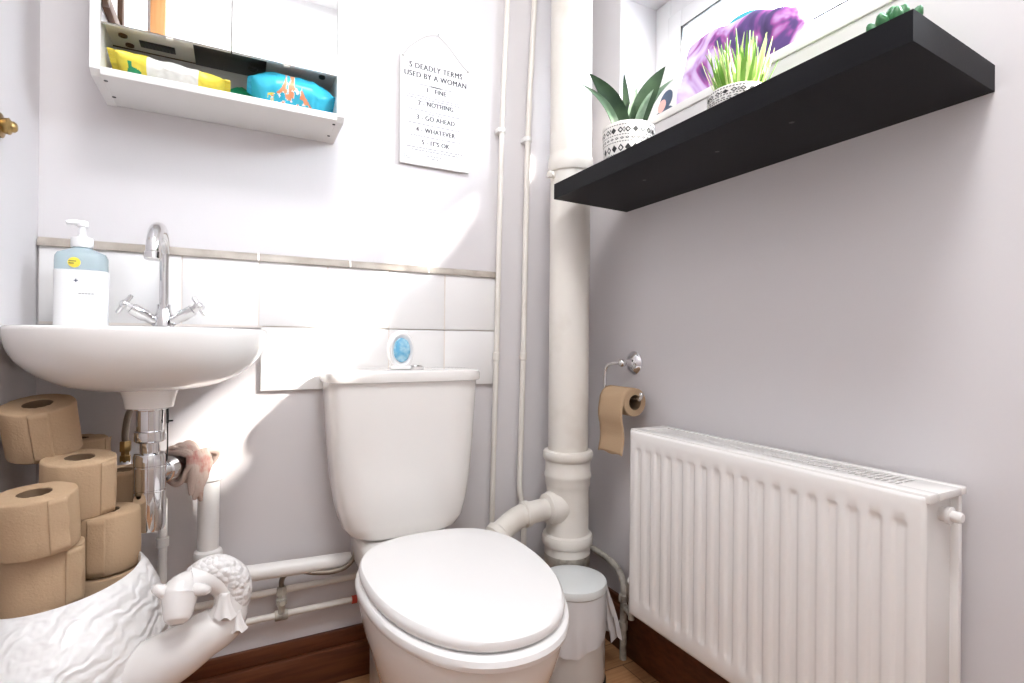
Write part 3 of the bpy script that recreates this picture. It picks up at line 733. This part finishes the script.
for k in range(130):
    a = random.uniform(0, 2*PI); r = .034*math.sqrt(random.random()); r2 = r*1.45 + random.uniform(0, .014)
    hgt = random.uniform(.065, .125)*(1 - .25*(r/.034)**2)
    if r < .02: hgt = max(hgt, .075)
    b.use(0 if random.random() < .62 else 1)
    base = V(.80+r*math.cos(a), .652+r*math.sin(a), zs); tip = V(.80+r2*math.cos(a)+random.uniform(-.008, .008), .652+r2*math.sin(a)+random.uniform(-.008, .008), zs+hgt)
    leaf(b, base, tip, random.uniform(.0016, .0030), V(random.uniform(-.004, .004), random.uniform(-.004, .004), 0), side=V(math.cos(a+1.4), math.sin(a+1.4), 0), n=6, thick=.0006)
b.build('grass', ['grass1', 'grass2'], p2)
p3 = thing('potted_plant', 'small round-leaved succulent at the right end of shelf', 'plant', (.87, .433, SZ1), PG)
zs = pot(.87, .433, .036, .052, p3)
b = MB()
for k in range(18):
    a = k*2.4; r = .004 + .0013*k; t = k/18
    c = V(.87+r*math.cos(a), .433+r*math.sin(a), zs+.018*(1-t)+.020); d = V(math.cos(a)*t*.8, math.sin(a)*t*.8, 1).normalized()
    b.lathe([(.002, -.028), (.0055, -.012), (.0088, .004), (.008, .014), (.004, .021), (.0008, .023)], c, d, 12)
b.build('rosette', 'succ', p3)

# ------------------------------------------------------------------ things on the window sill
gc = thing('greeting_card', 'white greeting card with dark figure on window sill', 'card', (1.03, 1.085, WZ0))
b = MB(); cz = WZ0+.004
ca0, ca1 = V(1.035, 1.158, cz), V(1.015, 1.035, cz); upv = V(.022, 0, .16)
def cp(u, v, o=.0): return ca0.lerp(ca1, u) + upv*v + V(-1, 0, .14)*o
b.prism([cp(0, 0), cp(1, 0), cp(1, 1), cp(0, 1)], (.0012, 0, 0)); b.prism([cp(1, 0)+V(.0015, 0, 0), cp(1, 0)+V(.05, -.0, 0), cp(1, .98)+V(.05, 0, 0), cp(1, 1)+V(.0015, 0, 0)], (0, -.0012, 0)); b.build('folded_card', 'board', gc)
b = MB()
def blob(cu, cv, ru, rv, mi, n=20): b.use(mi); b.face([b.bm.verts.new(cp(cu+ru*math.cos(2*PI*k/n), cv+rv*math.sin(2*PI*k/n), .0006+.0003*mi)) for k in range(n)])
blob(.66, .46, .24, .17, 0); blob(.58, .22, .38, .12, 0); blob(.52, .40, .15, .11, 1); blob(.20, .10, .17, .06, 1)
b.build('figure_print', ['navy', 'pinkink'], gc, normals=False); b = MB()
for k in range(7): blob(.30+.08*k, .72+.03*math.sin(k*2), .025, .035+.015*(k % 2), 0)
b.build('title_print', 'lilac', gc, normals=False)
b = MB(); b.box((1.01, .985, cz), (1.03, 1.022, cz+.075), .002); tag(b.build('gift_box', 'lilac', base=(1.02, 1.0, cz)), 'small pale lilac box beside the purple pouch on sill', 'box')
def sst0(t): t = max(0, min(1, t)); return t*t*(3-2*t)
b = MB(); n_u, n_v = 64, 30; rings = []
for i in range(n_u+1):
    u = i/n_u; y = 1.0 - u*.36
    top = .165*min(1, u/.07)**.4*(1 - .5*sst0((u-.5)/.5)) + .008*math.sin(u*9)
    top *= min(1, ((1-u)/.10)**.5) if u > .9 else 1
    top = max(top, .012)
    ring = []
    for k in range(n_v):
        a = PI + 2*PI*k/n_v; c, s = math.cos(a), math.sin(a)
        zz = top/2 + top/2*math.copysign(abs(s)**.75, s); xx = .028*math.copysign(abs(c)**.8, c)*(1-.35*zz/max(top, .01))
        w = noise.noise(V(u*7, zz*14, 2))*.010
        ring.append(V(1.018 + xx + w, y, cz + zz + .006*noise.noise(V(u*9, 3, k*.3))*(zz/top)))
    rings.append(ring)
b.loft(rings)
lo = min(v.co.z for v in b.bm.verts)
for v in b.bm.verts: v.co.z += cz - lo
tag(b.build('fabric_pouch', 'marbled', base=(1.018, .82, cz)), 'purple and white watercolour fabric pouch on window sill', 'pouch')
b = MB(); b.lathe([(.001, .006), (.075, .004), (.096, -.002), (.1, -.004), (.0985, -.007), (.094, -.006), (.072, .0), (.001, .002)], (1.0665, .868, cz+.1005), (1, 0, 0), 56)
tag(b.build('plate', 'teal', base=(1.0665, .868, cz)), 'turquoise plate propped behind the purple pouch on sill', 'plate')

# ------------------------------------------------------------------ toilet roll holder and roll
th = thing('roll_holder', 'chrome toilet roll holder with round rose on right wall', 'roll holder', (XR, 1.107, .787))
MB().lathe([(.031, 0), (.031, .003), (.027, .006), (.025, .009), (.018, .012), (.012, .014), (.009, .02), (.0075, .034), (.0075, .04)], (XR, 1.107, .787), (-1, 0, 0), 36).build('rose', 'chrome', th)
b = MB(); b.ball((.913, 1.107, .787), .0115)
b.tube([(.913, 1.107, .787), (.905, 1.125, .786), (.898, 1.140, .783), (.895, 1.153, .772), (.895, 1.157, .75), (.895, 1.157, .725), (.895, 1.154, .708), (.895, 1.145, .70), (.895, 1.13, .6985), (.895, 1.035, .6985), (.895, 1.018, .700), (.895, 1.012, .709)],
       [.0048]*12, 14); b.ball((.895, 1.0115, .711), .006); b.build('arm', 'chrome', th)
HR = thing('toilet_roll', 'part-used brown toilet roll hanging on the chrome holder', 'toilet roll', (.895, 1.085, .69))
b = MB(); cR = (.895, 1.034, .690); r = .036
b.lathe([(.0195, 0), (.034, 0), (.036, .002), (.036, .098), (.034, .1), (.0195, .1), (.0195, 0)], cR, (0, 1, 0), 48, False, False); b.build('tissue', 'paper', HR)
b = MB(); b.lathe([(.0198, 0.0005), (.0188, 0.0005), (.0188, .0995), (.0198, .0995)], cR, (0, 1, 0), 40, False, False); b.build('cardboard_core', 'card', HR)
b = MB(); rows = []
for i in range(25):
    s = i/24
    if s < .3: a = PI/2 + s/.3*PI/2; x = .895 + .0368*math.cos(a); z = .690 + .0368*math.sin(a)
    else:
        q = (s-.3)/.7; x = .895 - .0368 - .004*math.sin(q*PI*2.2) - .004*q; z = .690 - q*.132
    cr = .0012 if abs(s-.62) < .02 else 0
    rows.append([V(x+cr, 1.035+.0985*k/8 - .004*q_*(1), z + .002*math.sin(k*1.3)*(s > .97)) for k in range(9) for q_ in [max(0, (s-.3)/.7)]])
b.loft(rows, False, False, False); sh_ = b.build('hanging_sheet', 'paper', HR)
md = sh_.modifiers.new('thickness', 'SOLIDIFY'); md.thickness = .0006

# ------------------------------------------------------------------ radiator
ra = thing('radiator', 'white ribbed panel radiator on the right wall', 'radiator', (.89, .67, .198))
RX, RY0, RY1, RZ0, RZ1 = .830, .372, .978, .198, .634
b = MB(); NU = 18; per = (RY1-RY0-.03)/NU
ys = [RY0, RY0+.002, RY0+.006, RY0+.015]
for i in range(NU):
    y0 = RY0+.015 + i*per
    ys += [y0 + per*f for f in (.12, .24, .30, .38, .62, .70, .76, .88, 1.0)]
ys += [RY1-.006, RY1-.002, RY1]
zs_ = [RZ0, RZ0+.002, RZ0+.007, RZ0+.036, RZ0+.042, RZ0+.049, RZ0+.056, RZ0+.10, RZ0+.2, RZ0+.3, RZ1-.052, RZ1-.045, RZ1-.041, RZ1-.036, RZ1-.020, RZ1-.006, RZ1-.002, RZ1]
def sst(t): t = max(0, min(1, t)); return t*t*(3-2*t)
def dep(y, z):
    d = 0
    e = min(y-RY0, RY1-y, z-RZ0, RZ1-z)
    if e < .006: d += .006*(1-math.sqrt(max(0, 1-((.006-e)/.006)**2)))
    f = ((y-RY0-.015)/per) % 1
    if RY0+.015 <= y <= RY1-.015:
        g = 1 - abs(f-.5)*2
        d += .0036*sst((g-.36)/.30)*sst((z-RZ0-.036)/.018)*sst((RZ1-.036-z)/.010)
    return d
b.loft([[V(RX+dep(y, z), y, z) for z in zs_] for y in ys], False, False, False)
b.box((RX+.006, RY0+.0005, RZ0+.0005), (RX+.012, RY1-.0005, RZ1-.0005)); b.build('front_panel', 'radiator', ra, sharp=50)
MB().box((XR-.030, RY0, RZ0), (XR-.018, RY1, RZ1-.002), .003).build('back_panel', 'radiator', ra)
for y in (RY0+.010, RY1-.016):
    b = MB(); b.box((RX+.011, y, RZ0+.004), (XR-.030, y+.006, RZ1-.003), .001); b.build('side_cover', 'radiator', ra)
b = MB(); b.use(0)
b.box((RX+.004, RY0-.004, RZ1-.010), (RX+.030, RY1+.001, RZ1+.003), .002); b.box((XR-.032, RY0-.004, RZ1-.008), (XR-.016, RY1+.001, RZ1+.003), .002)
b.box((RX+.03, RY0-.004, RZ1-.008), (XR-.032, RY0+.05, RZ1+.0025), .001); b.box((RX+.03, RY1-.03, RZ1-.008), (XR-.032, RY1+.001, RZ1+.0025), .001)
y = RY0+.055
while y < RY1-.03: b.box((RX+.03, y, RZ1-.006), (XR-.032, y+.0035, RZ1+.0015)); y += .0098
b.box((RX+.056, RY0+.05, RZ1-.006), (RX+.059, RY1-.03, RZ1+.001))
b.use(1).box((RX+.014, RY0+.03, RZ1-.08), (XR-.032, RY1-.03, RZ1-.034)); b.build('top_grille', ['radiator', 'grille'], ra)
b = MB(); b.lathe([(.010, .012), (.010, -.001), (.0125, -.002), (.0125, -.007), (.008, -.008), (.008, -.018), (.006, -.02), (.001, -.02)], (.897, RY0+.004, .600), (0, 1, 0), 24); b.build('bleed_plug', 'radiator', ra)
for y in (RY0+.09, RY1-.09): MB().box((XR-.02, y-.02, .30), (XR, y+.02, .58), .002).build('wall_bracket', 'radiator', ra)
rv_ = thing('radiator_valve', 'grimy radiator valve and pipe by the bin', 'valve', (.90, 1.04, 0))
b = MB(); b.tube([(.90, .962, .222), (.90, .99, .222), (.90, 1.02, .221), (.90, 1.046, .219)], .0095, 16); b.lathe([(.014, 0), (.014, .016), (.011, .018)], (.90, .982, .222), (0, 1, 0), 6)
b.lathe([(.011, -.03), (.013, -.026), (.013, .012), (.010, .016)], (.90, 1.048, .219), (0, 0, 1), 20); b.lathe([(.008, -.085), (.008, -.03)], (.90, 1.048, .219)); b.build('valve_body', 'dirtypipe', rv_)
MB().lathe([(.010, 0), (.0125, .003), (.0125, .018), (.010, .022), (.001, .0225)], (.892, 1.02, .238), (-.6, .1, .5), 20).build('valve_cap', 'gloss', rv_)
b = MB(); b.tube([(.938, 1.33, .232), (.938, 1.24, .232), (.934, 1.17, .229), (.928, 1.13, .218), (.922, 1.105, .195), (.919, 1.10, .165), (.918, 1.10, .12), (.918, 1.10, 0)], .009, 14)
b.lathe([(.009, .15), (.0125, .153), (.0125, .17), (.009, .173)], (.918, 1.10, 0), (0, 0, 1), 6); b.lathe([(.012, .08), (.012, .1)], (.918, 1.10, 0), (0, 0, 1), 18); b.cyl((.918, 1.10, .145), (.90, 1.048, .145), .008); b.build('feed_pipe', 'dirtypipe', rv_)

# ------------------------------------------------------------------ pedal bin
bn = thing('pedal_bin', 'small pale grey pedal bin with liner beside the toilet', 'bin', (.748, 1.088, 0))
bc = (.748, 1.088, 0); br = .0795
MB().lathe([(br-.004, .014), (br-.001, .016), (br, .022), (br, .230), (br-.003, .232)], bc, (0, 0, 1), 56).build('bin_body', 'binw', bn)
MB().lathe([(br-.002, .001), (br+.003, .002), (br+.003, .014), (br, .017)], bc, (0, 0, 1), 56).build('base_ring', 'rubber', bn)
MB().lathe([(br+.001, .234), (br+.003, .235), (br+.0035, .238), (br+.0035, .248), (br+.002, .2525), (br-.004, .255), (br*.6, .2575), (.001, .2585)], bc, (0, 0, 1), 56).build('bin_lid', 'binlid', bn)
dv = V(-.50, -.866, 0); pr = V(.866, -.5, 0)
b = MB(); p = V(*bc) + dv*(br+.002)
b.prism([p - pr*.022 + V(0, 0, .006), p + pr*.022 + V(0, 0, .006), p + pr*.020 + dv*.03 + V(0, 0, .004), p - pr*.020 + dv*.03 + V(0, 0, .004)], (0, 0, .009)); pdl = b.build('pedal', 'rubber', bn)
b = MB(); n = 84; rings = []
for i in range(12):
    t = i/11; ring = []
    for k in range(n):
        a = 2*PI*k/n; low = .233 - (.045 + .085*(.5+.5*math.cos(a+2.3)) + .004*math.sin(5*a) + .006*noise.noise(V(a*2, 0, 0)))*t
        R = br + .0012 + .006*t*(.5+.5*math.sin(9*a + 2*math.sin(3*a))) + .003*abs(noise.noise(V(a*3, t*4, 1)))
        ring.append(V(bc[0]+R*math.cos(a), bc[1]+R*math.sin(a), low))
    rings.append(ring)
b.loft(rings, False, False)
q = V(bc[0]+(br+.002)*math.cos(-.25), bc[1]+(br+.002)*math.sin(-.25), .232); rows = []
for i in range(12):
    t = i/11; w = .012 + .040*t
    rows.append([q + V(.004+.024*t, -.004*t, -.14*t) + V(-.35, .93, 0)*(w*(j/8-.5)) + V(.93, .35, 0)*.008*math.sin(j*1.9+t*3)*(.3+t) + V(0, 0, .012*math.sin(j*1.1)*t) for j in range(9)])
b.loft(rows, False, False, False); b.build('bin_liner', 'liner', bn)

# ------------------------------------------------------------------ ceramic animal planter
sp_ = thing('animal_planter', 'white ceramic woolly animal planter with curled neck holding toilet rolls', 'planter', (-.215, 1.03, 0))
oc = V(-.242, 1.078, 0)
prof = [(.0, .105, .6), (.02, .115, .6), (.08, .122, .7), (.16, .130, .85), (.24, .136, 1), (.31, .134, 1), (.37, .127, 1), (.41, .119, .6), (.44, .111, .2), (.452, .106, 0), (.456, .102, 0), (.452, .0985, 0), (.43, .0995, 0), (.36, .0995, 0), (.345, .098, 0)]
rings = []; n = 96
for idx, (z, r, bulge) in enumerate(prof):
    ring = []
    for k in range(n):
        a = 2*PI*k/n; c, s = math.cos(a), math.sin(a)
        e = 1.0
        ex = .016*max(0, c)*bulge                          # chest swells to the right
        ey = -.055*max(0, -s)*bulge                        # flank swells to the front
        x = oc.x + r*c*1.0 + ex; y = oc.y + r*s + ey
        x = max(x, XL+.004)
        ring.append(V(x, y, z + (.016*(c*.7+s*.5) if z > .40 else 0)))
    rings.append(ring)
b = MB(); b.loft(rings)
b.build('body', 'wool', sp_, sharp=60)
# neck: out of the chest to the right, up and curled back; head hangs to the left
NP = [(-.18, 1.0, .305), (-.128, .978, .326), (-.083, .962, .350), (-.045, .958, .372), (-.014, .958, .388), (-.004, .958, .418), (-.012, .958, .446), (-.034, .956, .464), (-.058, .952, .464)]
NR = [.050, .045, .040, .035, .031, .024, .021, .022, .024]
b = MB(); b.tube(NP, NR, 32, 8); b.build('neck', 'glaze', sp_, sharp=80)
b = MB()                                                    # head
hd = V(-.0715, .938, .456); mz = V(-.074, .918, .424)
b.tube([hd + V(.014, .014, .016), hd + V(.005, .005, .009), hd, hd.lerp(mz, .5), hd.lerp(mz, .85), mz, mz + (mz-hd).normalized()*.006], [.012, .021, .0260, .0215, .0185, .0165, .008], 28, 6)
hb = b.build('head', 'glaze', sp_, sharp=80); sub_base(hb, sp_)
for s, tip in ((-1, V(-.107, .938, .472)), (1, V(-.032, .922, .458))):
    q = hd + V(s*.017, -.004, .004)
    MB().tube([q, q.lerp(tip, .45) + V(0, -.003, .001), q.lerp(tip, .85), tip], [.0105, .009, .0065, .003], 16, 6).build('ear', 'glaze', hb)
# mane of tight curls over the nape, with frilled ends
mp_ = [(-.062, .952, .470), (-.045, .957, .4755), (-.022, .958, .475), (-.002, .958, .457), (.005, .957, .430), (.002, .956, .408), (-.001, .954, .396)]
b = MB(); b.tube(mp_, [.012, .0185, .022, .0235, .0215, .016, .008], 40, 14); b.build('curly_mane', 'curl', sp_, sharp=80)
b = MB()
for c, L, ww in ((V(-.013, .938, .443), .034, .011), (V(.004, .940, .412), .028, .010)):
    rings = []
    for i in range(9):
        t = i/8; w = ww*(.75 + .75*t*t); ring = []
        for k in range(28):
            a = 2*PI*k/28; lob = 1 + .18*t*math.cos(5*a)
            ring.append(c + cam_right*(w*math.cos(a)*lob + .004*t*t) + V(-.464, -.886, 0)*(w*.55*math.sin(a)*lob + .006*t) + V(0, 0, -L*t + .0035*t*math.cos(5*a)))
        rings.append(ring)
    b.loft(rings)
b.build('frill', 'glaze', sp_, sharp=80)

# toilet rolls
RG = 'brown toilet rolls stacked in the animal planter'
def make_roll():
    t = bpy.data.objects.new('toilet_roll', None); C.objects.link(t); t.empty_display_size = .02; t['_b'] = [0, 0, 0]
    r, h = .0500, .097
    b = MB(); n = 64; prof = [(.0205, 0), (.0465, 0), (.0493, .0015), (r, .004), (r, .03), (r, .065), (r, h-.004), (.0493, h-.0015), (.0465, h), (.0205, h), (.0205, 0)]
    rings = []
    for i, (rr_, z) in enumerate(prof):
        rings.append([V((rr_ + (.0016*noise.noise(V(k*.25, z*30, 2)) if rr_ > .03 else 0))*math.cos(2*PI*k/n), (rr_ + (.0016*noise.noise(V(k*.25, z*30, 2)) if rr_ > .03 else 0))*math.sin(2*PI*k/n), z + (.0012*noise.noise(V(k*.4, rr_*80, 5)))) for k in range(n)])
    b.loft(rings, False, False)
    b.build('tissue', 'paper', t, sharp=50)
    b = MB(); b.lathe([(.0208, .001), (.0197, .001), (.0197, h-.001), (.0208, h-.001)], (0, 0, 0), (0, 0, 1), 40, False, False); b.build('cardboard_core', 'card', t)
    b = MB(); rows = []
    for i in range(10):
        a = -.30 + .5*i/9; R = r + .0009 + .0035*(i/9)**3
        rows.append([V(R*math.cos(a), R*math.sin(a), .002 + (h-.004)*j/10) + V(math.cos(a), math.sin(a), 0)*.001*math.sin(j*1.3)*(i/9) for j in range(11)])
    b.loft(rows, False, False, False); o = b.build('loose_sheet', 'paper', t); o.modifiers.new('thickness', 'SOLIDIFY').thickness = .0006
    return t
def copy_tree(o):
    c = o.copy(); C.objects.link(c)
    for ch in o.children:
        d = ch.copy(); C.objects.link(d); d.parent = c
    return c
proto = make_roll(); first = True
ROLLS = [  # centre of base, tilt about x, y, turn, height scale, label
    ((-.288, 1.168, .646), (.26, -.06, -1.3), .90, 'brown toilet roll on its own at the top, under the basin by left wall'),
    ((-.232, 1.118, .551), (.10, .03, -.5), .95, 'tilted brown toilet roll in the middle, just below the topmost roll'),
    ((-.196, 1.118, .450), (0, 0, -1.6), 1.0, 'brown toilet roll under the tilted middle one, beside the bottle trap'),
    ((-.196, 1.118, .346), (0, 0, .4), 1.04, 'brown toilet roll lowest at the right, mostly sunk in the planter'),
    ((-.258, 1.014, .530), (.08, -.03, -.75), .86, 'upper of the two brown toilet rolls stacked at the front left'),
    ((-.256, 1.030, .438), (0, 0, -.5), .92, 'lower of the two brown toilet rolls stacked at the front left'),
    ((-.268, 1.262, .54), (0, 0, 0), 1.15, 'brown toilet roll half hidden behind the topmost roll'),
    ((-.190, 1.225, .50), (0, 0, 1.2), .95, 'brown toilet roll at the back between the pile and hose'),
]
for loc, rot, hs_, lab_ in ROLLS:
    o = proto if first else copy_tree(proto); first = False
    o.location = loc; o.rotation_euler = (Matrix.Rotation(rot[0], 3, 'X') @ Matrix.Rotation(rot[1], 3, 'Y') @ Matrix.Rotation(rot[2], 3, 'Z')).to_euler(); o.scale = (1, 1, hs_); tag(o, lab_, 'toilet roll', RG)

for o in bpy.data.objects:
    if '_b' in o: del o['_b']

# ------------------------------------------------------------------ light
w = bpy.data.worlds.new('World'); bpy.context.scene.world = w; w.use_nodes = True
bg = w.node_tree.nodes['Background']; bg.inputs['Color'].default_value = (.82, .91, 1, 1)
wn_ = w.node_tree.nodes; wl = w.node_tree.links          # bright hazy sky, brightest round the sun
tc = wn_.new('ShaderNodeTexCoord'); dp = wn_.new('ShaderNodeVectorMath'); dp.operation = 'DOT_PRODUCT'
dp.inputs[1].default_value = tuple(V(1, -1, .93).normalized())
mxn = wn_.new('ShaderNodeMath'); mxn.operation = 'MAXIMUM'; mxn.inputs[1].default_value = 0
pw = wn_.new('ShaderNodeMath'); pw.operation = 'POWER'; pw.inputs[1].default_value = 10
ma = wn_.new('ShaderNodeMath'); ma.operation = 'MULTIPLY_ADD'; ma.inputs[1].default_value = 100; ma.inputs[2].default_value = 18
wl.new(tc.outputs['Generated'], dp.inputs[0]); wl.new(dp.outputs['Value'], mxn.inputs[0]); wl.new(mxn.outputs[0], pw.inputs[0])
wl.new(pw.outputs[0], ma.inputs[0]); wl.new(ma.outputs[0], bg.inputs['Strength'])
su = bpy.data.lights.new('sun', 'SUN'); su.energy = 45; su.angle = math.radians(5); su.color = (1, .95, .88)
so_ = bpy.data.objects.new('sun', su); C.objects.link(so_)
so_.rotation_euler = V(-1, 1, -.93).to_track_quat('-Z', 'Y').to_euler()

cl = thing('added_fill_light', 'added out-of-view fill light on the ceiling over the room', 'added lamp', (.15, .06, ZC))  # unseen fitting, added only to brighten the room
MB().lathe([(.28, ZC), (.28, ZC-.02), (.27, ZC-.025)], (.15, .06, 0)).build('base', 'gloss', cl)
del cl['_b']
al = bpy.data.lights.new('added_fill_lamp', 'AREA'); al.shape = 'DISK'; al.size = .5; al.energy = 27; al.color = (.975, .985, 1)  # added area lamp filling the room from above, out of view
ao = bpy.data.objects.new('added_fill_lamp', al); C.objects.link(ao); ao.location = (.15, .06, ZC-.03)
# ------------------------------------------------------------------ camera
yaw, pitch, roll, fpx = math.radians(27.65), math.radians(.07), math.radians(.51), 526.0
r = V(math.cos(yaw), -math.sin(yaw), 0); f = V(math.sin(yaw), math.cos(yaw), 0); u = V(0, 0, 1)
f2 = f*math.cos(pitch) + u*math.sin(pitch); u2 = u*math.cos(pitch) - f*math.sin(pitch)
r3 = r*math.cos(roll) + u2*math.sin(roll); u3 = u2*math.cos(roll) - r*math.sin(roll)
cd = bpy.data.cameras.new('camera'); cd.sensor_width = 36; cd.lens = fpx/1024*36; cd.clip_start = .02
co = bpy.data.objects.new('camera', cd); C.objects.link(co)
co.matrix_world = Matrix(((r3.x, u3.x, -f2.x, 0), (r3.y, u3.y, -f2.y, 0), (r3.z, u3.z, -f2.z, .84), (0, 0, 0, 1)))
sc = bpy.context.scene; sc.camera = co
sc.view_settings.view_transform = 'Standard'; sc.view_settings.look = 'None'; sc.view_settings.gamma = 1
sc.view_settings.use_curve_mapping = False
sc.view_settings.exposure = -0.22
sc.cycles.max_bounces = 12; sc.cycles.diffuse_bounces = 6; sc.cycles.transparent_max_bounces = 12
sc.cycles.use_denoising = True
